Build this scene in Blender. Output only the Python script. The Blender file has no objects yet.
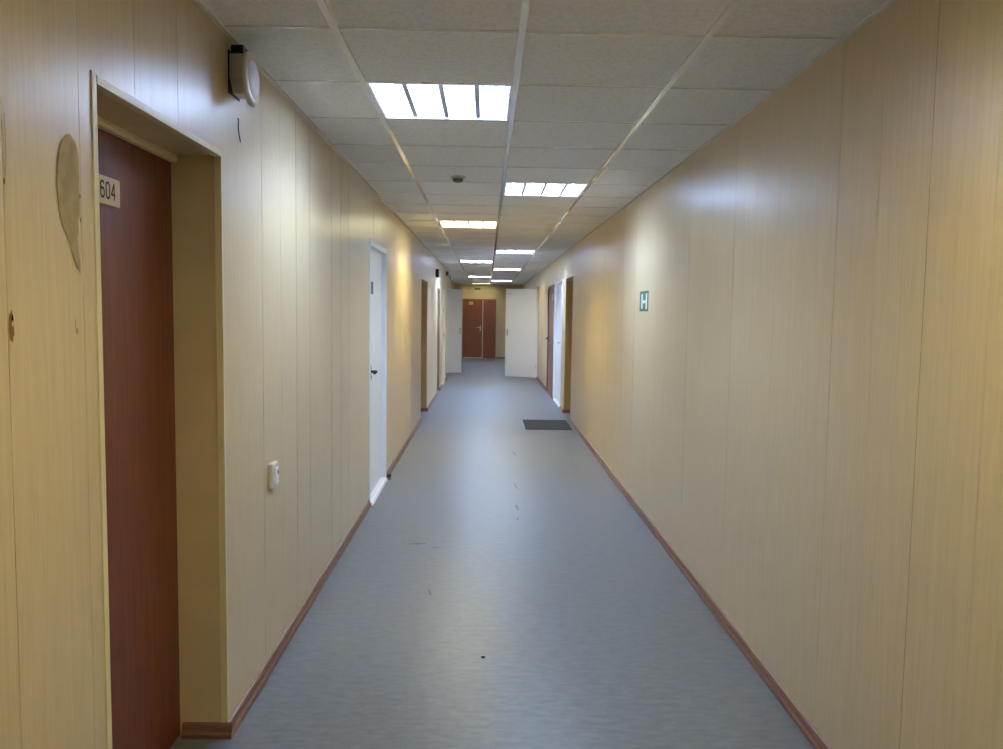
import bpy, bmesh, math, random
from mathutils import Matrix, Vector
random.seed(7)
S = bpy.context.scene
COL = S.collection
PI = math.pi

# ------------------------------------------------------------------ camera
CAM_H, FPX = 1.456, 805.0
PITCH, YAW, ROLL = -0.0763, 0.0190, 0.0142
cp, sp, cy_, sy_ = math.cos(PITCH), math.sin(PITCH), math.cos(YAW), math.sin(YAW)
fw = Vector((sy_ * cp, cy_ * cp, sp)); rt = Vector((cy_, -sy_, 0)); up = rt.cross(fw)
c, s = math.cos(ROLL), math.sin(ROLL)
R_, U_ = c * rt + s * up, -s * rt + c * up
cam = bpy.data.cameras.new('camera'); co = bpy.data.objects.new('camera', cam); COL.objects.link(co)
cam.sensor_fit = 'HORIZONTAL'; cam.sensor_width = 36.0; cam.lens = FPX / 1003 * 36.0
cam.clip_start = 0.02; cam.clip_end = 200
M = Matrix((R_, U_, -fw)).transposed().to_4x4(); M.translation = Vector((0, 0, CAM_H))
co.matrix_world = M
S.camera = co

# ------------------------------------------------------------------ world and exposure
w = bpy.data.worlds.new('world'); S.world = w; w.use_nodes = True
w.node_tree.nodes['Background'].inputs[0].default_value = (0.5, 0.55, 0.6, 1)
w.node_tree.nodes['Background'].inputs[1].default_value = 0.02
vs = S.view_settings
vs.view_transform = 'Standard'; vs.look = 'None'; vs.gamma = 1.0; vs.use_curve_mapping = False
vs.exposure = 1.8
COOL, WARM = (0.61, 0.76, 1.05), (1.0, 0.86, 0.45)
COOL_W, WARM_W = 32.0, 36.0     # brightness of the tubes; scaled per lamp to balance the light along the corridor

# ------------------------------------------------------------------ sizes of the corridor
H = 2.357                    # ceiling
XL, XR = -0.868, 1.145       # wall faces
Y0, Y1 = -4.6, 25.7          # ends
GX, GY, T = -0.498, 2.655, 0.6   # ceiling grid origin and tile

# ------------------------------------------------------------------ helpers
def tag(o, label=None, cat=None, group=None, kind=None):
    if label: o['label'] = label
    if cat: o['category'] = cat
    if group: o['group'] = group
    if kind: o['kind'] = kind
    return o

def empty(name, loc=(0, 0, 0), label=None, cat=None, group=None, kind=None):
    o = bpy.data.objects.new(name, None); COL.objects.link(o); o.location = loc
    o.empty_display_size = 0.1
    return tag(o, label, cat, group, kind)

class MB:
    """collects shapes in one bmesh; build() links them as one object"""
    def __init__(self): self.bm = bmesh.new(); self.mi = 0
    def quad(self, *p):
        f = self.bm.faces.new([self.bm.verts.new(q) for q in p]); f.material_index = self.mi; return f
    def box(self, x0, x1, y0, y1, z0, z1, bev=0.0):
        t = bmesh.new(); bmesh.ops.create_cube(t, size=1)
        for v in t.verts:
            v.co = Vector(((x0 + x1) / 2 + v.co.x * (x1 - x0), (y0 + y1) / 2 + v.co.y * (y1 - y0), (z0 + z1) / 2 + v.co.z * (z1 - z0)))
        if bev: bmesh.ops.bevel(t, geom=t.edges[:], offset=bev, segments=2, profile=0.5, affect='EDGES')
        self._merge(t)
        return self
    def _merge(self, t, mat=None, smooth=False):
        if mat: t.transform(mat)
        m = {}
        for v in t.verts: m[v] = self.bm.verts.new(v.co)
        for f in t.faces:
            try:
                g = self.bm.faces.new([m[v] for v in f.verts]); g.material_index = self.mi; g.smooth = smooth or f.smooth
            except ValueError: pass
        t.free()
    def prism(self, pts, axis, a, b, smooth=False):
        """pts: closed 2D outline; axis 'y': pts are (x,z); 'x': (y,z); 'z': (x,y)"""
        def P(p, t):
            return {'y': (p[0], t, p[1]), 'x': (t, p[0], p[1]), 'z': (p[0], p[1], t)}[axis]
        va = [self.bm.verts.new(P(p, a)) for p in pts]; vb = [self.bm.verts.new(P(p, b)) for p in pts]
        n = len(pts)
        for i in range(n):
            f = self.bm.faces.new((va[i], va[(i + 1) % n], vb[(i + 1) % n], vb[i])); f.material_index = self.mi; f.smooth = smooth
        for v in (va, vb):
            f = self.bm.faces.new(v); f.material_index = self.mi
        return self
    def lathe(self, prof, mat, n=32):
        """prof (r, h) about local z, placed by mat"""
        rings = []
        for r, h in prof:
            if r < 1e-6: rings.append([self.bm.verts.new(mat @ Vector((0, 0, h)))])
            else: rings.append([self.bm.verts.new(mat @ Vector((r * math.cos(2 * PI * k / n), r * math.sin(2 * PI * k / n), h))) for k in range(n)])
        for A, B in zip(rings, rings[1:]):
            for k in range(n):
                k2 = (k + 1) % n
                if len(A) == 1 and len(B) == 1: continue
                if len(A) == 1: vv = (A[0], B[k2], B[k])
                elif len(B) == 1: vv = (A[k], A[k2], B[0])
                else: vv = (A[k], A[k2], B[k2], B[k])
                f = self.bm.faces.new(vv); f.smooth = True; f.material_index = self.mi
        return self
    def tube(self, pts, r, n=8):
        pts = [Vector(p) for p in pts]; rings = []
        for i, p in enumerate(pts):
            d = (pts[min(i + 1, len(pts) - 1)] - pts[max(i - 1, 0)]).normalized()
            a = d.orthogonal().normalized() if i == 0 else (rings[-1][1] - d * rings[-1][1].dot(d)).normalized()
            b = d.cross(a)
            rings.append(([self.bm.verts.new(p + r * (a * math.cos(2 * PI * k / n) + b * math.sin(2 * PI * k / n))) for k in range(n)], a))
        for (A, _), (B, _) in zip(rings, rings[1:]):
            for k in range(n):
                f = self.bm.faces.new((A[k], A[(k + 1) % n], B[(k + 1) % n], B[k])); f.smooth = True; f.material_index = self.mi
        for v in (rings[0][0], rings[-1][0]):
            f = self.bm.faces.new(v); f.material_index = self.mi
        return self
    def build(self, name, mats, parent=None, recalc=True):
        if recalc: bmesh.ops.recalc_face_normals(self.bm, faces=self.bm.faces[:])
        me = bpy.data.meshes.new(name); self.bm.to_mesh(me); self.bm.free()
        for m in (mats if isinstance(mats, (list, tuple)) else [mats]): me.materials.append(m)
        o = bpy.data.objects.new(name, me); COL.objects.link(o)
        if parent: 
            o.parent = parent
            me.transform(Matrix.Translation(-origin(parent)))
        return o

def origin(o):
    v = Vector(o.location)
    while o.parent: o = o.parent; v += Vector(o.location)
    return v

def rgb(r, g, b):
    f = lambda v: (v / 255 / 12.92) if v / 255 <= 0.04045 else ((v / 255 + 0.055) / 1.055) ** 2.4
    return (f(r), f(g), f(b), 1)

def mat(name, col, rough=0.5, spec=0.5, metal=0.0, coat=0.0):
    m = bpy.data.materials.new(name); m.use_nodes = True
    b = m.node_tree.nodes['Principled BSDF']
    b.inputs['Base Color'].default_value = col; b.inputs['Roughness'].default_value = rough
    b.inputs['Specular IOR Level'].default_value = spec; b.inputs['Metallic'].default_value = metal
    b.inputs['Coat Weight'].default_value = coat
    return m

def noisy(name, c1, c2, scale=(1, 1, 1), noise=5.0, detail=4, rough=0.5, spec=0.5, bump=0.0, lo=0.35, hi=0.65, extra=None, rvar=0.0, bdist=0.002):
    """two colours mixed by stretched noise in object space"""
    m = mat(name, c1, rough, spec); nt = m.node_tree; N = nt.nodes; L = nt.links; b = N['Principled BSDF']
    tc = N.new('ShaderNodeTexCoord'); mp = N.new('ShaderNodeMapping'); mp.inputs['Scale'].default_value = scale
    L.new(tc.outputs['Object'], mp.inputs['Vector'])
    n = N.new('ShaderNodeTexNoise'); n.inputs['Scale'].default_value = noise; n.inputs['Detail'].default_value = detail
    L.new(mp.outputs[0], n.inputs['Vector'])
    r = N.new('ShaderNodeValToRGB'); r.color_ramp.elements[0].position = lo; r.color_ramp.elements[1].position = hi
    r.color_ramp.elements[0].color = c1; r.color_ramp.elements[1].color = c2
    L.new(n.outputs['Fac'], r.inputs[0]); out = r.outputs[0]
    if extra:      # (colour, scale, noise scale, lo, hi, strength): a second, larger pattern
        col2, sc2, ns2, lo2, hi2, st = extra
        mp2 = N.new('ShaderNodeMapping'); mp2.inputs['Scale'].default_value = sc2; L.new(tc.outputs['Object'], mp2.inputs['Vector'])
        n2 = N.new('ShaderNodeTexNoise'); n2.inputs['Scale'].default_value = ns2; n2.inputs['Detail'].default_value = 5
        L.new(mp2.outputs[0], n2.inputs['Vector'])
        mr = N.new('ShaderNodeMapRange'); mr.inputs[1].default_value = lo2; mr.inputs[2].default_value = hi2; mr.inputs[4].default_value = st
        L.new(n2.outputs['Fac'], mr.inputs[0])
        mx = N.new('ShaderNodeMix'); mx.data_type = 'RGBA'; mx.inputs[7].default_value = col2
        L.new(mr.outputs[0], mx.inputs[0]); L.new(out, mx.inputs[6]); out = mx.outputs[2]
    L.new(out, b.inputs['Base Color'])
    if bump:
        bp = N.new('ShaderNodeBump'); bp.inputs['Strength'].default_value = bump; bp.inputs['Distance'].default_value = bdist
        L.new(n.outputs['Fac'], bp.inputs['Height']); L.new(bp.outputs[0], b.inputs['Normal'])
    if rvar:
        mr = N.new('ShaderNodeMapRange'); mr.inputs[3].default_value = rough - rvar; mr.inputs[4].default_value = rough + rvar
        L.new(n.outputs['Fac'], mr.inputs[0]); L.new(mr.outputs[0], b.inputs['Roughness'])
    return m

def emit(name, col, st):
    m = bpy.data.materials.new(name); m.use_nodes = True; nt = m.node_tree; nt.nodes.clear()
    e = nt.nodes.new('ShaderNodeEmission'); o = nt.nodes.new('ShaderNodeOutputMaterial')
    e.inputs[0].default_value = (*col, 1); e.inputs[1].default_value = st
    nt.links.new(e.outputs[0], o.inputs[0]); return m

M_wall = noisy('laminate_panel', rgb(207, 186, 148), rgb(214, 195, 158), (1, 28, 1.1), 4.0, 5, 0.325, 0.5,
               extra=(rgb(198, 176, 136), (1, 90, 3.0), 3.0, 0.5, 0.8, 0.3))
M_stain = noisy('dried_glue_stain', rgb(166, 148, 114), rgb(182, 163, 128), (1, 8, 6), 5, 4, 0.75, 0.2)
M_scratch = mat('bared_fibreboard', rgb(140, 108, 66), 0.85, 0.2)
M_hole = mat('hole', rgb(40, 26, 16), 0.9, 0.1)
M_chip = mat('chipped_laminate', rgb(222, 210, 184), 0.7, 0.2)
M_tile = noisy('mineral_fibre_tile', rgb(232, 232, 233), rgb(243, 243, 245), (1, 1, 1), 45, 6, 0.9, 0.2, 0.35, 0.3, 0.6,
               extra=(rgb(186, 184, 180), (1, 1, 1), 130, 0.60, 0.72, 0.7))
M_tee = mat('white_steel_grid', rgb(246, 245, 242), 0.22, 0.6, 0.0, 1.0)
M_floor = noisy('grey_linoleum', rgb(102, 108, 115), rgb(118, 124, 131), (1.0, 2.4, 1), 15, 7, 0.36, 0.45, 0.02, 0.3, 0.7,
                extra=(rgb(91, 96, 102), (1, 1.5, 1), 42, 0.55, 0.78, 0.6), rvar=0.05)
M_scuff = mat('black_scuff', rgb(96, 101, 106), 0.5, 0.3)
M_base = noisy('brown_skirting', rgb(116, 78, 62), rgb(136, 96, 78), (1, 1, 30), 6, 3, 0.4, 0.5)
M_cream = mat('cream_trim', rgb(226, 214, 176), 0.4, 0.5)
M_brown = noisy('brown_door', rgb(106, 50, 28), rgb(124, 63, 38), (12, 12, 0.8), 5, 5, 0.38, 0.5)
M_brown2 = noisy('reddish_brown_door', rgb(128, 70, 40), rgb(146, 84, 50), (12, 12, 0.8), 5, 5, 0.4, 0.5)
M_mauve = noisy('dull_brown_door', rgb(112, 76, 66), rgb(126, 88, 76), (12, 12, 0.8), 5, 5, 0.42, 0.5)
M_white = mat('white_paint', rgb(245, 248, 253), 0.35, 0.5)
M_whitep = mat('white_plastic', rgb(214, 208, 192), 0.4, 0.5)
M_creamd = mat('cream_door', rgb(222, 212, 188), 0.4, 0.5)
M_dark = mat('black_plastic', rgb(26, 24, 24), 0.5, 0.4)
M_grey = mat('grey_plastic', rgb(120, 118, 112), 0.5, 0.4)
M_metal = mat('brushed_steel', rgb(190, 190, 188), 0.3, 0.5, 1.0)
M_brass = mat('pale_brass', rgb(228, 208, 170), 0.35, 0.5, 0.6)
M_tan = mat('tan_plate', rgb(206, 172, 108), 0.28, 0.6)
M_ink = mat('black_ink', rgb(22, 20, 16), 0.5, 0.3)
M_mat = noisy('grey_ribbed_rubber', rgb(58, 58, 60), rgb(78, 78, 80), (60, 6, 1), 4, 3, 0.85, 0.2)
M_green = mat('green_sign', rgb(24, 104, 78), 0.4, 0.4)
M_signw = mat('white_sign', rgb(226, 236, 232), 0.4, 0.4)
M_alu = mat('bluish_aluminium', rgb(206, 214, 226), 0.4, 0.5, 0.0)
M_house = mat('lamp_housing', rgb(214, 220, 226), 0.5, 0.4)
M_cool = emit('cool_tube', COOL, COOL_W); M_warm = emit('warm_tube', WARM, WARM_W); M_dim = emit('dim_warm_tube', WARM, WARM_W * .16); M_boosted = emit('boosted_cool_tube', COOL, COOL_W * 2.5); M_pale = emit('pale_warm_tube', (1.0, 0.94, 0.76), WARM_W * .6); M_lowered = emit('lowered_cool_tube', COOL, COOL_W * .8); M_raised = emit('raised_cool_tube', COOL, COOL_W * 1.4); M_mid = emit('half_strength_warm_tube', WARM, WARM_W * .55)

# ------------------------------------------------------------------ the setting
# floor
m = MB(); m.quad((XL - 0.3, Y0, 0), (XR + 0.3, Y0, 0), (XR + 0.3, Y1 + 0.3, 0), (XL - 0.3, Y1 + 0.3, 0))
m.mi = 1
for (x, y, a, b, t) in ((0.245, 5.95, 0.010, 0.10, 0.05), (0.236, 5.62, 0.007, 0.05, -0.1), (0.26, 6.7, 0.006, 0.12, 0.1), (-0.42, 4.98, 0.055, 0.018, 0.1),
                        (-0.30, 4.9, 0.03, 0.008, 0), (0.3, 8.3, 0.008, 0.16, 0.1), (-0.28, 4.1, 0.006, 0.06, 0.2)):
    pts = []
    for k in range(12):
        r = 1 + 0.35 * math.sin(3 * k + x * 90); px, py = a * r * math.cos(k * PI / 6), b * r * math.sin(k * PI / 6)
        pts.append((x + px * math.cos(t) - py * math.sin(t), y + px * math.sin(t) + py * math.cos(t), 0.0006))
    m.quad(*pts)
tag(m.build('floor', [M_floor, M_scuff]), 'grey marbled linoleum floor running the length of the corridor', 'floor', kind='structure')

# walls: laminated panels with narrow seams, openings with reveals
PW = 0.277
def wall_side(name, X, sgn, off, openings, label, spots=(), Y0=Y0, Y1=Y1):
    """sgn +1: the room lies at larger x. openings: (y0, y1, top, depth)"""
    m = MB(); rnd = random.Random(name)
    g = 0.0004
    def face(ya, yb, za, zb, xa, xb):
        if yb - ya < 1e-4 or zb - za < 1e-4: return
        m.quad((xa, ya, za), (xb, yb, za), (xb, yb, zb), (xa, ya, zb))
    k0 = math.floor((Y0 - off) / PW); k1 = math.ceil((Y1 - off) / PW)
    for k in range(k0, k1):
        a, b = max(off + k * PW, Y0), min(off + (k + 1) * PW, Y1)
        ta, tb = X + sgn * rnd.uniform(-0.0006, 0.0006), X + sgn * rnd.uniform(-0.0006, 0.0006)
        bow = sgn * rnd.uniform(-0.0004, 0.0007)
        xs = lambda y: ta + (tb - ta) * (y - a) / PW + bow * 4 * ((y - a) / PW) * (1 - (y - a) / PW)
        cuts = sorted({a + g, b - g} | {a + (b - a) * i / 6 for i in range(1, 6)} | {v for o in openings for v in o[:2] if a + g < v < b - g})
        for ya, yb in zip(cuts, cuts[1:]):
            mid = (ya + yb) / 2; z0 = 0.0
            for o in openings:
                if o[0] < mid < o[1]: z0 = o[2]
            face(ya, yb, z0, H + 0.02, xs(ya), xs(yb))
        # seam: a slot 4 mm deep
        z0 = 0.0
        for o in openings:
            if o[0] < b < o[1]: z0 = o[2]
        d = X - sgn * 0.0014
        m.quad((xs(b - g), b - g, z0), (d, b - g, z0), (d, b - g, H + .02), (xs(b - g), b - g, H + .02))
        m.quad((d, b - g, z0), (d, b + g, z0), (d, b + g, H + .02), (d, b - g, H + .02))
        m.quad((d, b + g, z0), (X, b + g, z0), (X, b + g, H + .02), (d, b + g, H + .02))
    for (a, b, t, dp) in openings:
        e = X - sgn * dp
        m.quad((X, a, 0), (e, a, 0), (e, a, t), (X, a, t)); m.quad((X, b, 0), (e, b, 0), (e, b, t), (X, b, t))
        m.quad((X, a, t), (e, a, t), (e, b, t), (X, b, t))
    for (mi, lift, pts) in spots:
        m.mi = mi; m.quad(*[(X + sgn * lift, y, z) for y, z in pts])
    return tag(m.build(name, [M_wall, M_stain, M_scratch, M_hole, M_chip], recalc=False), label, 'wall', kind='structure')

D604 = (1.829, 2.665, 1.95, 0.16)
DWHT = (5.955, 6.955, 1.985, 0.10)
DR1 = (10.65, 11.75, 1.885, 0.24)
DR2 = (14.08, 14.98, 1.885, 0.24)
DCRM = (15.75, 16.75, 1.98, 0.08)
DSET = (17.35, Y1, H + .02, 0.18)      # from here on the left wall stands farther back
RR1 = (10.80, 11.76, 1.96, 0.24)
RWHT = (12.30, 13.62, 1.99, 0.08)
RBRN = (13.86, 15.12, 1.96, 0.08)

def blob(y, z, a, b, seed=0, n=14, jag=0.15):
    r = random.Random(seed)
    return [(y + a * (1 + r.uniform(-jag, jag)) * math.cos(2 * PI * k / n), z + b * (1 + r.uniform(-jag, jag)) * math.sin(2 * PI * k / n)) for k in range(n)]
stain = [(1.712, 1.813), (1.694, 1.806), (1.677, 1.786), (1.664, 1.757), (1.658, 1.725), (1.657, 1.69), (1.661, 1.655), (1.671, 1.625), (1.686, 1.606),
         (1.700, 1.595), (1.710, 1.575), (1.722, 1.548), (1.742, 1.526), (1.744, 1.545), (1.737, 1.575), (1.733, 1.602), (1.744, 1.625), (1.7465, 1.70), (1.7465, 1.775), (1.735, 1.80)]
spots = [(1, 0.0012, stain),
         (2, 0.0012, blob(1.487, 1.418, 0.008, 0.030, 3)), (3, 0.0018, blob(1.489, 1.433, 0.0035, 0.008, 4)), (4, 0.0018, blob(1.4895, 1.424, 0.0025, 0.006, 5)),
         (4, 0.0016, blob(1.741, 1.628, 0.003, 0.018, 6)),
         (1, 0.0012, [(1.484, 1.80), (1.487, 1.80), (1.4875, 1.745), (1.486, 1.70), (1.4815, 1.68), (1.481, 1.69), (1.4845, 1.71)]),
         (2, 0.0012, blob(1.4785, 1.679, 0.003, 0.006, 8)),
         (1, 0.0012, blob(1.722, 1.405, 0.006, 0.008, 9)), (1, 0.0012, blob(1.716, 1.42, 0.0018, 0.012, 11)),
         (2, 0.0016, blob(1.7475, 1.69, 0.0025, 0.005, 13)), (2, 0.0016, blob(1.7475, 1.64, 0.0025, 0.006, 14))]
wl = wall_side('wall_left', XL, 1, 1.478, [D604, DWHT, DR1, DR2, DCRM, DSET], 'left wall of tan wood-grain laminate panels with a glue stain and door openings', spots)
wall_side('wall_left_setback', XL - .18, 1, 17.35, [], 'set-back stretch of the left wall behind the open white leaf', Y0=DSET[0])
wr = wall_side('wall_right', XR, -1, 4.316, [RR1, RWHT, RBRN], 'right wall of tan wood-grain laminate panels, blank near the camera')
m = MB()
for z in (0,):
    n = 8
    for k in range(n):
        a = XL + (XR - XL) * k / n; b = XL + (XR - XL) * (k + 1) / n
        m.quad((a + .0012, Y1, 0), (b - .0012, Y1, 0), (b - .0012, Y1, H + .02), (a + .0012, Y1, H + .02))
    m.quad((XL, Y1 + .004, 0), (XR, Y1 + .004, 0), (XR, Y1 + .004, H + .02), (XL, Y1 + .004, H + .02))
tag(m.build('wall_back', M_wall), 'tan end wall around the brown double door', 'wall', kind='structure')
m = MB(); m.quad((XL, Y0, 0), (XR, Y0, 0), (XR, Y0, H + .02), (XL, Y0, H + .02))
tag(m.build('wall_front', M_wall), 'tan end wall behind the viewer', 'wall', kind='structure')

# baseboards
def base_prof(X, sg): return [(X, 0.0), (X + sg * .019, 0.0), (X + sg * .019, .014), (X + sg * .013, .022), (X + sg * .011, .036), (X + sg * .007, .046), (X, .050)]
def baseboard(name, X, sg, openings, label, rets):
    m = MB(); ys = [Y0] + [v for o in openings for v in (o[0] - o[3], o[1] + o[3])] + [Y1]
    for a, b in zip(ys[::2], ys[1::2]): m.prism(base_prof(X, sg), 'y', a, b)
    for (yy, sd, dp) in rets:     # returns into the recesses
        pr = [(yy + sd * p, z) for p, z in ((0, 0), (.019, 0), (.019, .014), (.013, .022), (.011, .036), (.007, .046), (0, .05))]
        m.prism(pr, 'x', X - sg * dp, X + sg * .019)
    tag(m.build(name, M_base), label, 'baseboard', kind='structure')
baseboard('baseboard_left', XL, 1, [(*D604[:2], 0, 0), (DWHT[0], DWHT[1], 0, .0), (*DR1[:2], 0, 0), (*DR2[:2], 0, 0), (*DCRM[:2], 0, .0), (DSET[0], Y1 - .001, 0, 0)],
          'reddish brown baseboard along the left wall', [(D604[1], -1, .15), (DR1[1], -1, .22), (DR2[1], -1, .22), (DSET[0], 1, .18)])
baseboard('baseboard_right', XR, -1, [(*RR1[:2], 0, 0), (*RWHT[:2], 0, .0), (*RBRN[:2], 0, .0)],
          'reddish brown baseboard along the right wall', [(RR1[1], -1, .22)])
m = MB()
for a, b in ((XL + .02, -.80), (.32, XR - .02)): m.prism([(Y1 - p, z) for p, z in ((0, 0), (.019, 0), (.019, .014), (.013, .022), (.011, .036), (.007, .046), (0, .05))], 'x', a, b)
tag(m.build('baseboard_back', M_base), 'dark brown baseboard below the end wall', 'baseboard', kind='structure')

# ceiling: tiles, grid
LAMPS = [(1, 'A', 'l'), (5, 'B', 'c'), (9, 'A', 'w'), (15, 'B', 'k'), (19, 'A', 'n'), (23, 'B', 'p'), (29, 'A', 'c'), (33, 'B', 'c'), (37, 'A', 'd')]
BEHIND = [(-3, 'B', 'm'), (-7, 'A', 'd')]
cells = {(r, 0 if cc == 'A' else 1) for r, cc, _ in LAMPS + BEHIND}
m = MB(); rnd = random.Random(5)
cols = [(XL - .01, GX, -1), (GX, GX + T, 0), (GX + T, GX + 2 * T, 1), (GX + 2 * T, XR + .01, 2)]
r0 = math.floor((Y0 - GY) / T); r1 = math.ceil((Y1 - GY) / T)
for r in range(r0, r1):
    ya, yb = max(GY + r * T, Y0 - .01), min(GY + (r + 1) * T, Y1 + .01)
    for xa, xb, ci in cols:
        if ci == -1 and yb > 17.4: xa -= .19
        if (r, ci) in cells: continue
        dz = rnd.uniform(0, .0015); g = .002
        m.box(xa + g, xb - g, ya + g, yb - g, H + dz, H + .014)
m.quad((XL - .2, Y0, H + .2), (XR + .02, Y0, H + .2), (XR + .02, Y1, H + .2), (XL - .2, Y1, H + .2))
tag(m.build('ceiling', M_tile), 'suspended ceiling of speckled white mineral fibre tiles', 'ceiling', kind='structure')
m = MB()
for k in range(3): m.box(GX + k * T - .012, GX + k * T + .012, Y0, Y1, H - .004, H + .001)
for r in range(r0 + 1, r1): 
    y = GY + r * T
    for xa, xb, ci in cols: m.box(xa + .012, xb - .012, y - .004, y + .006, H - .003, H + .001)
tag(m.build('trim_1', M_tee), 'white steel grid carrying the ceiling tiles', 'ceiling grid', kind='structure')
m = MB()
for X, sg, ye in ((XL, 1, 17.36), (XR, -1, Y1)): m.box(min(X, X + sg * .018), max(X, X + sg * .018), Y0, ye, H - .006, H - .0005)
tag(m.build('trim_2', M_tee), 'thin angle edging where the ceiling meets the walls', 'ceiling edging', kind='structure')

# ------------------------------------------------------------------ ceiling lights
def lamp_meshes():
    h = T / 2 - .006
    P = {}
    m = MB()       # housing: open box
    z1 = .085
    m.quad((-h, -h, z1), (h, -h, z1), (h, h, z1), (-h, h, z1))
    for sx in (-1, 1): m.quad((sx * h, -h, 0), (sx * h, h, 0), (sx * h, h, z1), (sx * h, -h, z1))
    for s2 in (-1, 1): m.quad((-h, s2 * h, 0), (h, s2 * h, 0), (h, s2 * h, z1), (-h, s2 * h, z1))
    P['housing'] = m
    m = MB(); f = .014
    for sx in (-1, 1): m.box(min(sx * h, sx * (h - f)), max(sx * h, sx * (h - f)), -h, h, -.003, .004)
    for s2 in (-1, 1): m.box(-h + f, h - f, min(s2 * h, s2 * (h - f)), max(s2 * h, s2 * (h - f)), -.003, .004)
    P['frame'] = m
    m = MB()       # louvre: long V reflectors between the tubes and short cross blades
    q = .145; hh = h - f
    for k in range(5):
        x = (k - 2) * q
        if k in (0, 4):
            sg = -1 if k == 0 else 1
            m.prism([(sg * hh, .002), (sg * (hh - .004), .002), (sg * (hh - .001), .05), (sg * hh, .05)], 'y', -hh, hh)
        else: m.prism([(x - .011, .004), (x + .011, .004), (x + .003, .05), (x - .003, .05)], 'y', -hh, hh)
    for j in range(9):
        y = -hh + 2 * hh * (j + .5) / 9
        for k in range(4):
            x0, x1 = (k - 2) * q + .014, (k - 1) * q - .014
            if k == 0: x0 = -hh + .003
            if k == 3: x1 = hh - .003
            m.box(x0, x1, y - .0012, y + .0012, .004, .010)
    P['louver'] = m
    tubes = []
    for k in range(4):
        m = MB(); x = (k - 1.5) * q
        m.tube([(x, -.275, .046), (x, .275, .046)], .014, 10); tubes.append(m)
    return P, tubes
P_, T_ = lamp_meshes()
proto = {}
for nm, mt in (('housing', M_house), ('frame', M_white), ('louver', M_alu)):
    o = P_[nm].build(nm, mt); proto[nm] = o.data; bpy.data.objects.remove(o)
tm = {}
for k, t in enumerate(T_):
    o = t.build('tube', M_cool); me = o.data; bpy.data.objects.remove(o)
    mw = me.copy(); mw.materials.clear(); mw.materials.append(M_warm); md = me.copy(); md.materials.clear(); md.materials.append(M_dim); tm[k] = {'c': me, 'w': mw, 'd': md}
    for key, mm_ in (('n', M_boosted), ('m', M_mid), ('k', M_raised), ('l', M_lowered), ('p', M_pale)):
        m2 = me.copy(); m2.materials.clear(); m2.materials.append(mm_); tm[k][key] = m2
LBL = {1: 'nearest and largest square ceiling light, cool white with a visible louver grid',
       5: 'cool white ceiling light right of the round ceiling detector, second nearest',
       9: 'nearest warm yellowish ceiling light, left of the centre grid line',
       15: 'cool white ceiling light on the right side just beyond the nearest warm light',
       19: 'flat cool white ceiling light left of centre, ahead of the second warm light',
       23: 'warm yellowish ceiling light on the right side, second nearest of the warm ones',
       29: 'small cool white ceiling light on the left above the open double doors',
       33: 'small cool white ceiling light on the right, farthest of the cool ones',
       37: 'farthest warm ceiling light, right before the end wall with brown doors',
       -3: 'warm ceiling light just above the top edge of the view, right of centre', -7: 'warm ceiling light behind the viewer'}
for r, cc, wc in LAMPS + BEHIND:
    cx = GX + (0.5 if cc == 'A' else 1.5) * T; cyy = GY + (r + .5) * T
    e = empty('ceiling_light', (cx, cyy, H), LBL[r], 'ceiling light', 'square fluorescent ceiling lights')
    for nm, me in proto.items():
        o = bpy.data.objects.new(nm, me); COL.objects.link(o); o.parent = e
    for k in range(4):
        o = bpy.data.objects.new('tube', tm[k][wc]); COL.objects.link(o); o.parent = e

# ------------------------------------------------------------------ writing
FONT = {  # strokes on a 4 x 6 cell
    '6': [[(3.4, 5.2), (2.9, 5.8), (1.2, 5.8), (.5, 5), (.5, 1), (1.2, .2), (2.8, .2), (3.5, 1), (3.5, 2.6), (2.8, 3.4), (1.2, 3.4), (.5, 2.6)]],
    '0': [[(1.2, .2), (.5, 1), (.5, 5), (1.2, 5.8), (2.8, 5.8), (3.5, 5), (3.5, 1), (2.8, .2), (1.2, .2)]],
    '4': [[(2.9, .1), (2.9, 5.9), (.4, 1.9), (3.8, 1.9)]]}

# ------------------------------------------------------------------ doors
def lever(parent, name, X, sg, y, z, dirn, mt, plate=True):
    m = MB()
    if plate: m.box(min(X, X + sg * .008), max(X, X + sg * .008), y - .018, y + .018, z - .07, z + .05, .003)
    m.tube([(X, y, z), (X + sg * .05, y, z), (X + sg * .052, y + dirn * .02, z), (X + sg * .05, y + dirn * .12, z - .003)], .010, 10)
    m.tube([(X + sg * .004, y, z - .045), (X + sg * .012, y, z - .045)], .007, 10)
    return m.build(name, mt, parent)

# 604: brown leaf deep in its reveal, cream corner beads
d = empty('door_1', (XL, 2.255, 0), 'dark brown door with 604 number plate, recessed in the near left wall', 'door', kind='structure')
y0, y1, tp, dp = D604; xd = XL - dp
m = MB(); m.box(xd - .04, xd, y0, y1, .008, tp - .022, .002); leaf = m.build('leaf', M_brown, d)
m = MB(); b = .020
m.box(XL - .004, XL + .003, y0 - b, y0 + .001, 0.0, tp + b, .0015); m.box(XL - b, XL + .003, y0, y0 + .002, 0.0, tp, .0012)
m.box(XL - .004, XL + .003, y0 + .0035, y1 + b * .25, tp - .003, tp + b * .8, .0015); m.box(XL - b, XL + .004, y0 + .005, y1 - .004, tp - .004, tp, .0012)
m.box(XL - .004, XL + .003, y1 - .002, y1 + .008, .05, tp - .004, .001); m.box(XL - b, XL + .003, y1 - .004, y1, .05, tp - .005, .001)
m.build('corner_bead', M_cream, d)
m = MB(); m.prism([(xd, tp - .024), (xd + .018, tp - .024), (xd + .023, tp - .014), (xd + .018, tp - .001), (xd, tp - .001)], 'y', y0 + .006, y1 - .002)
m.build('head_batten', M_cream, d)
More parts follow.
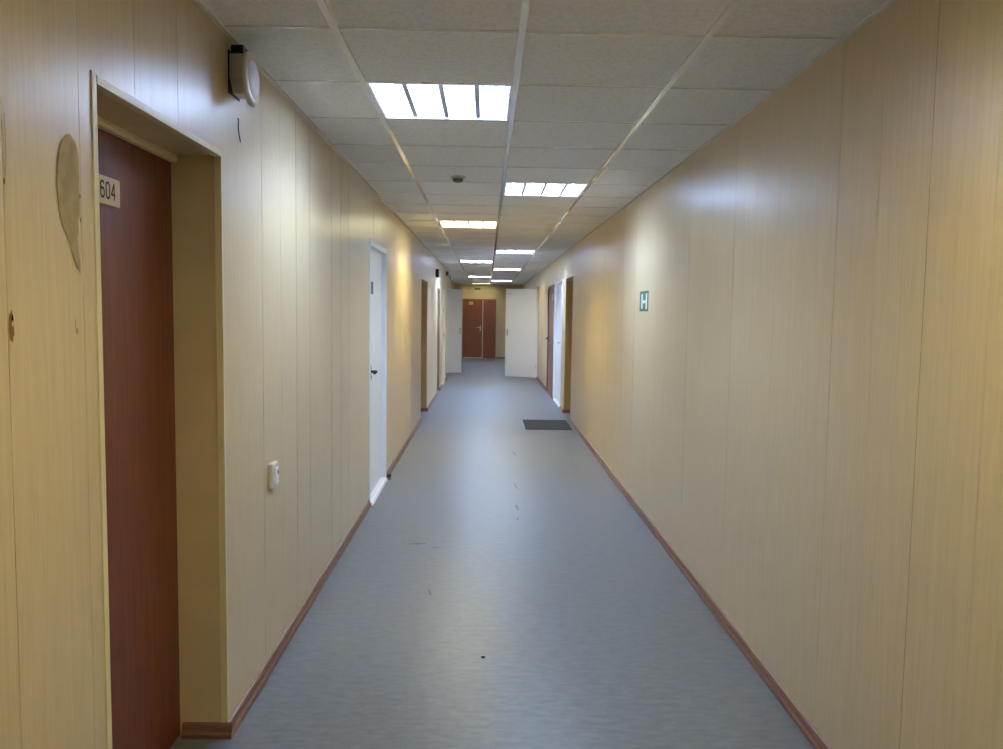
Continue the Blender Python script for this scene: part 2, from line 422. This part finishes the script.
m = MB(); m.box(xd, xd + .004, 2.118, 2.288, 1.731, 1.806, .001); pl = m.build('number_plate', M_tan, d); pl['label'] = 'tan plate reading 604'
m = MB()
for i, ch in enumerate('604'):
    for st in FONT[ch]:
        pts = [(xd + .0046, 2.171 + i * .0308 + q[0] * .0064, 1.748 + q[1] * .0072) for q in st]
        for p, q in zip(pts, pts[1:]):
            v = Vector(q) - Vector(p); L = v.length; v.normalize(); n_ = Vector((0, -v.z, v.y)) * .0031
            A, B = Vector(p) - v * .0018, Vector(q) + v * .0018
            m.quad(A + n_, B + n_, B - n_, A - n_)
m.build('digits', M_ink, pl)
lever(d, 'handle', xd, 1, 1.93, 1.0, 1, M_metal)

# white door, left
def flush_door(name, X, sg, op, mt, mf, label, fw_=.045, rec=.03, hy=None, hz=1.0, hd=1, hm=None, hname='handle', plate=None, extra=None):
    y0, y1, tp, dp = op
    d = empty(name, (X, (y0 + y1) / 2, 0), label, 'door', kind='structure')
    xa, xb = X - sg * .07, X + sg * .008
    m = MB()
    m.box(min(xa, xb), max(xa, xb), y0, y0 + fw_, 0, tp, .002); m.box(min(xa, xb), max(xa, xb), y1 - fw_, y1, 0, tp, .002)
    m.box(min(xa, xb), max(xa, xb), y0 + fw_, y1 - fw_, tp - fw_, tp, .002); m.box(min(xa, xb), max(xa, xb), y0 + fw_, y1 - fw_, 0, .02, .002)
    m.build('frame', mf, d)
    x1 = X - sg * rec; x2 = x1 - sg * .04
    m = MB(); m.box(min(x1, x2), max(x1, x2), y0 + fw_ + .003, y1 - fw_ - .003, .024, tp - fw_ - .006, .002); m.build('leaf', mt, d)
    if hy is not None: lever(d, hname, x1, sg, hy, hz, hd, hm or M_metal)
    if plate:
        (py, pz, pw, ph, pm) = plate; m = MB(); m.box(min(x1, x1 + sg * .006), max(x1, x1 + sg * .006), py - pw / 2, py + pw / 2, pz - ph / 2, pz + ph / 2, .001); m.build('number_plate', pm, d)
    return d
flush_door('door_2', XL, 1, DWHT, M_white, M_white, 'white painted door in the left wall with a small dark number plate', hy=6.22, hz=.99, hd=-1, hm=M_dark,
           plate=(6.27, 1.635, .15, .095, mat('dark_grey_plate', rgb(84, 80, 80), .5)))
def recess_door(name, X, sg, op, mt, label, hy, lin):
    y0, y1, tp, dp = op; xd = X - sg * dp
    d = empty(name, (X, (y0 + y1) / 2, 0), label, 'door', kind='structure')
    m = MB(); a, b = xd, xd - sg * .04; m.box(min(a, b), max(a, b), y0, y1, .008, tp - .028, .002); m.build('leaf', mt, d)
    m = MB(); a, b = xd, xd + sg * .03; m.box(min(a, b), max(a, b), y0, y1, tp - .03, tp - .001, .004); m.build('head_batten', M_cream, d)
    m = MB()
    for yy, q in ((y0, -1), (y1, 1)):
        m.box(min(X - sg * .004, X + sg * .003), max(X - sg * .004, X + sg * .003), min(yy, yy + q * .012), max(yy, yy + q * .012), .05, tp, .001)
    m.box(min(X - sg * .004, X + sg * .003), max(X - sg * .004, X + sg * .003), y0, y1, tp, tp + .012, .001)
    m.build('corner_bead', M_cream, d)
    m = MB(); a, b = xd + sg * .001, X - sg * .006; m.box(min(a, b), max(a, b), y1 - .012, y1, .052, tp - .032, .002); m.box(min(a, b), max(a, b), y0, y0 + .012, .0, tp - .032, .002)
    m.build('jamb_lining', lin, d)
    lever(d, 'handle', xd, sg, hy, 1.0, 1, M_metal)
recess_door('door_3', XL, 1, DR1, M_brown, 'brown door hidden in a deep tan recess beyond the white left door', 10.75, mat('tan_lining', rgb(190, 164, 124), .5))
recess_door('door_4', XL, 1, DR2, M_brown, 'farther brown door hidden in a recess just past the black wall box', 14.18, mat('brown_lining', rgb(128, 104, 86), .5))
flush_door('door_5', XL, 1, DCRM, M_creamd, M_creamd, 'cream door in the left wall right before the open white leaf', hy=16.55, hz=1.0, hd=-1, hm=M_metal,
           plate=(16.42, 1.49, .12, .09, M_dark))
recess_door('door_6', XR, -1, RR1, M_brown, 'brown door hidden in a deep recess beside the dark floor mat', 10.92, mat('ochre_lining', rgb(186, 156, 100), .5))
flush_door('door_7', XR, -1, RWHT, M_white, M_white, 'white door in the right wall just beyond the recess', hy=12.62, hz=1.0, hd=1, hm=M_metal)
flush_door('door_8', XR, -1, RBRN, M_mauve, M_mauve, 'dull brown flush door in the right wall beyond the white door', hy=15.0, hz=1.0, hd=-1, hm=M_dark,
           plate=(14.12, 1.74, .16, .11, M_signw), rec=.012)

# two open white leaves of a double door without a lintel, hinged on jamb posts
def open_leaf(name, X, sg, hinge_y, free, label):
    d = empty(name, (X, hinge_y, 0), label, 'door', kind='structure')
    m = MB(); a, b = X, X + sg * (.03 if sg < 0 else .075)
    m.box(min(a, b), max(a, b), hinge_y - .03, hinge_y + .05, 0, 2.05, .003); m.build('jamb_post', M_white, d)
    hp = Vector((X + sg * (.032 if sg < 0 else .077), hinge_y, 0)); fp = Vector((free[0], free[1], 0)); v = fp - hp; L = v.length; v.normalize()
    n = Vector((-v.y, v.x, 0))
    if n.y > 0: n = -n               # towards the viewer
    mm = Matrix(((v.x, n.x, 0, hp.x), (v.y, n.y, 0, hp.y), (0, 0, 1, 0), (0, 0, 0, 1)))
    m = MB(); m.box(0, L, -.04, 0, .012, 2.005, .002); m.bm.transform(mm); leaf = m.build('leaf', M_white, d)
    m = MB()
    for s2 in ((0, 1), (-.04, -1)):
        m.box(L - .065, L - .03, min(s2[0], s2[0] + s2[1] * .006), max(s2[0], s2[0] + s2[1] * .006), .94, 1.09, .002)
        m.tube([(L - .048, s2[0], 1.05), (L - .048, s2[0] + s2[1] * .03, 1.05)], .012, 10)
        m.tube([(L - .048, s2[0], .97), (L - .048, s2[0] + s2[1] * .012, .97)], .010, 10)
    m.bm.transform(mm); m.build('handle', M_metal, leaf)
    m = MB()
    for z in (.25, 1.75): m.tube([(-.004, .004, z - .05), (-.004, .004, z + .05)], .007, 10)
    m.bm.transform(mm); m.build('hinge', M_metal, leaf)
open_leaf('door_9', XL - .18, 1, 19.05, (-.600, 19.30), 'narrow white door leaf standing open at the far left of the corridor')
open_leaf('door_10', XR, -1, 18.10, (.425, 18.43), 'wide white door leaf standing open at the far right of the corridor')

# end wall double door
d = empty('door_11', (-.24, Y1, 0), 'reddish brown double door in the end wall of the corridor', 'door', kind='structure')
a, b, tp = -.765, .285, 1.885
m = MB()
m.box(a, a + .03, Y1 - .03, Y1, 0, tp, .002); m.box(b - .03, b, Y1 - .03, Y1, 0, tp, .002); m.box(a + .03, b - .03, Y1 - .03, Y1, tp - .03, tp, .002)
m.build('frame', M_brown2, d)
mid = -.135
m = MB(); m.box(a + .032, mid - .016, Y1 - .022, Y1 - .001, .035, tp - .032, .002); lf = m.build('leaf', M_brown2, d)
m = MB(); m.box(mid + .014, b - .032, Y1 - .022, Y1 - .001, .012, tp - .032, .002); m.build('leaf', M_brown2, d)
m = MB(); m.box(mid - .014, mid + .012, Y1 - .026, Y1 - .001, .36, tp - .034, .002); m.box(mid - .014, mid + .012, Y1 - .024, Y1 - .001, .012, .12, .002)
m.build('cover_strip', M_brass, d)['label'] = 'pale strip along the meeting edge'
m = MB(); m.box(a + .034, mid - .018, Y1 - .03, Y1 - .001, .0, .03, .003); m.build('threshold', M_brass, d)
m = MB(); m.box(-.58, -.45, Y1 - .026, Y1 - .0215, 1.70, 1.80, .001); pl = m.build('number_plate', M_tan, lf)
m = MB(); m.box(-.225, -.19, Y1 - .03, Y1 - .0215, .88, 1.04, .002)
m.tube([(-.207, Y1 - .022, .99), (-.207, Y1 - .07, .99), (-.23, Y1 - .075, .99), (-.33, Y1 - .072, .985)], .011, 10)
m.build('handle', M_brass, lf)

# ------------------------------------------------------------------ things on the walls
# round sounder
e = empty('fire_alarm_sounder', (XL, 2.80, 2.225), 'white round alarm sounder on a boxy bracket high on the left wall near door 604', 'alarm')
m = MB(); m.prism([(2.755, 2.30), (2.755, 2.225), (2.79, 2.18), (2.86, 2.18), (2.86, 2.305), (2.77, 2.305)], 'x', XL + .004, XL + .062); m.build('bracket', M_whitep, e)
m = MB(); m.box(XL, XL + .004, 2.75, 2.866, 2.172, 2.312, .001); m.box(XL + .004, XL + .045, 2.77, 2.85, 2.302, 2.335, .003); m.build('back_plate', M_dark, e)
R90 = Matrix.Translation(Vector((XL + .060, 2.775, 2.222))) @ Matrix.Rotation(PI / 2, 4, 'Y')
m = MB(); m.lathe([(0, 0), (.078, 0), (.086, .003), (.088, .008), (.082, .014), (.068, .018), (.062, .018)], R90, 40); dsk = m.build('disc', M_whitep, e)
m = MB(); m.lathe([(.062, .017), (.058, .020), (.045, .024), (.024, .027), (0, .028)], R90, 40); m.build('dome', M_white, dsk)
# loose wire
m = MB(); m.tube([(XL - .002, 2.851, 2.113), (XL + .005, 2.846, 2.108), (XL + .008, 2.832, 2.095), (XL + .0085, 2.828, 2.075), (XL + .007, 2.842, 2.055), (XL + .003, 2.866, 2.042), (XL - .001, 2.88, 2.036)], .002, 8)
tag(m.build('cable_end', M_dark), 'short dark cable end poking from the left wall below the alarm sounder', 'cable')
# switch
e = empty('wall_switch', (XL, 3.235, .785), 'white rounded wall switch on the left wall between 604 and the white door', 'switch')
m = MB(); m.box(XL, XL + .022, 3.19, 3.275, .735, .842, .008); m.build('body', M_whitep, e)
m = MB(); m.box(XL + .021, XL + .029, 3.21, 3.255, .755, .822, .003); m.build('rocker', M_white, e)
m = MB(); m.box(XL + .028, XL + .0305, 3.238, 3.25, .792, .808, .001); m.build('indicator', M_dark, e)
# door stop on the floor by the white left door
e = empty('door_stop', (XL + .035, 6.925, 0), 'small black floor door stop at the far foot of the white left door', 'door stop')
m = MB(); m.lathe([(0, 0), (.022, 0), (.022, .006), (.014, .01), (.014, .022), (0, .022)], Matrix.Translation((XL + .035, 6.925, 0)), 20); m.build('base', M_grey, e)
m = MB(); m.lathe([(.0145, .02), (.018, .022), (.018, .042), (.012, .048), (0, .048)], Matrix.Translation((XL + .035, 6.925, 0)), 20); m.build('rubber_cap', M_dark, e)
# white sill
m = MB(); m.prism([(XL + .009, 0), (XL + .03, 0), (XL + .026, .018), (XL + .009, .03)], 'y', DWHT[0] + .005, DWHT[1] - .075)
tag(m.build('door_sill', M_white), 'white sill strip on the floor along the white left door', 'sill')
# black wall box
e = empty('wall_speaker', (XL, 13.58, 2.10), 'black speaker box high on the left wall just before the farther recess', 'speaker')
m = MB(); m.box(XL + .006, XL + .055, 13.50, 13.66, 2.035, 2.17, .008); m.build('body', M_dark, e)
m = MB(); m.box(XL + .054, XL + .058, 13.52, 13.64, 2.05, 2.155, .0015); m.build('grille', M_grey, e)
m = MB(); m.box(XL, XL + .008, 13.55, 13.61, 2.06, 2.15, .001); m.build('bracket', M_dark, e)
# brown sign box beyond
e = empty('sign_box', (XL, 17.0, 2.25), 'small brown box sign high on the left wall above the cream door', 'sign')
m = MB(); m.box(XL + .004, XL + .05, 16.88, 17.10, 2.215, 2.30, .004); m.build('box', mat('brown_plastic', rgb(70, 48, 36), .5), e)
m = MB(); m.box(XL, XL + .006, 16.87, 17.11, 2.205, 2.31, .001); m.build('back_plate', M_grey, e)
# conduit
m = MB(); m.tube([(-.905, 19.95, 0), (-.905, 19.95, H)], .018, 12)
tag(m.build('vertical_pipe', M_cream), 'pale vertical pipe rising to the ceiling behind the far left open leaf', 'pipe')
# green sign
e = empty('exit_sign', (XR, 5.878, 1.556), 'small green sign with white mark on the right wall', 'sign')
m = MB(); m.box(XR - .004, XR, 5.727, 6.028, 1.483, 1.629, .0006); pn = m.build('panel', M_green, e)
m = MB(); x = XR - .0048
def bar(a, b, z0, z1): m.box(x, x + .001, a, b, z0, z1)
bar(5.905, 5.965, 1.502, 1.610); bar(5.745, 5.80, 1.498, 1.612); bar(5.80, 5.905, 1.540, 1.562)
m.build('white_mark', M_signw, pn)
# green sign over the end door
e = empty('exit_sign', (-.32, Y1, 2.2), 'dim green exit sign on the end wall above the brown double door', 'sign')
m = MB(); m.box(-.41, -.21, Y1 - .03, Y1, 2.17, 2.25, .004); m.build('housing', M_creamd, e)
m = MB(); m.box(-.405, -.215, Y1 - .033, Y1 - .0295, 2.175, 2.245, .001); m.build('panel', mat('dull_green', rgb(92, 108, 52), .5), e)
# cream wall plate
m = MB(); m.box(XR - .01, XR, 10.46, 10.54, 1.37, 1.45, .003)
tag(m.build('wall_plate', M_cream), 'small cream plate on the right wall before the recess', 'wall plate')
# smoke detector
e = empty('smoke_detector', (-.205, 5.45, H), 'small round grey detector on the ceiling left of the second light', 'detector')
FL = Matrix.Translation((-.205, 5.45, H)) @ Matrix.Rotation(PI, 4, 'X')
m = MB(); m.lathe([(0, .0), (.05, .0), (.05, .010), (.044, .014), (0, .014)], FL, 28); m.build('base', M_whitep, e)
m = MB(); m.lathe([(.036, .0135), (.036, .026), (.030, .034), (.016, .039), (0, .04)], FL, 28); m.build('sensor_head', M_grey, e)
# mat
m = MB(); m.box(.505, 1.095, 10.03, 10.93, 0, .006, .002)
for k in range(29): m.box(.515 + k * .02, .523 + k * .02, 10.045, 10.915, .0055, .009)
tag(m.build('door_mat', M_mat), 'dark grey ribbed door mat on the floor against the right wall', 'mat')
# crumb
m = MB(); t = bmesh.new(); bmesh.ops.create_icosphere(t, subdivisions=2, radius=.009)
for v in t.verts: v.co *= 1 + .3 * math.sin(v.co.x * 700 + v.co.y * 500); v.co.z = v.co.z * .4 + .0034
m._merge(t, Matrix.Translation((.002, 3.304, 0)))
tag(m.build('dirt_crumb', M_hole), 'tiny dark crumb lying alone on the floor in the foreground', 'debris')
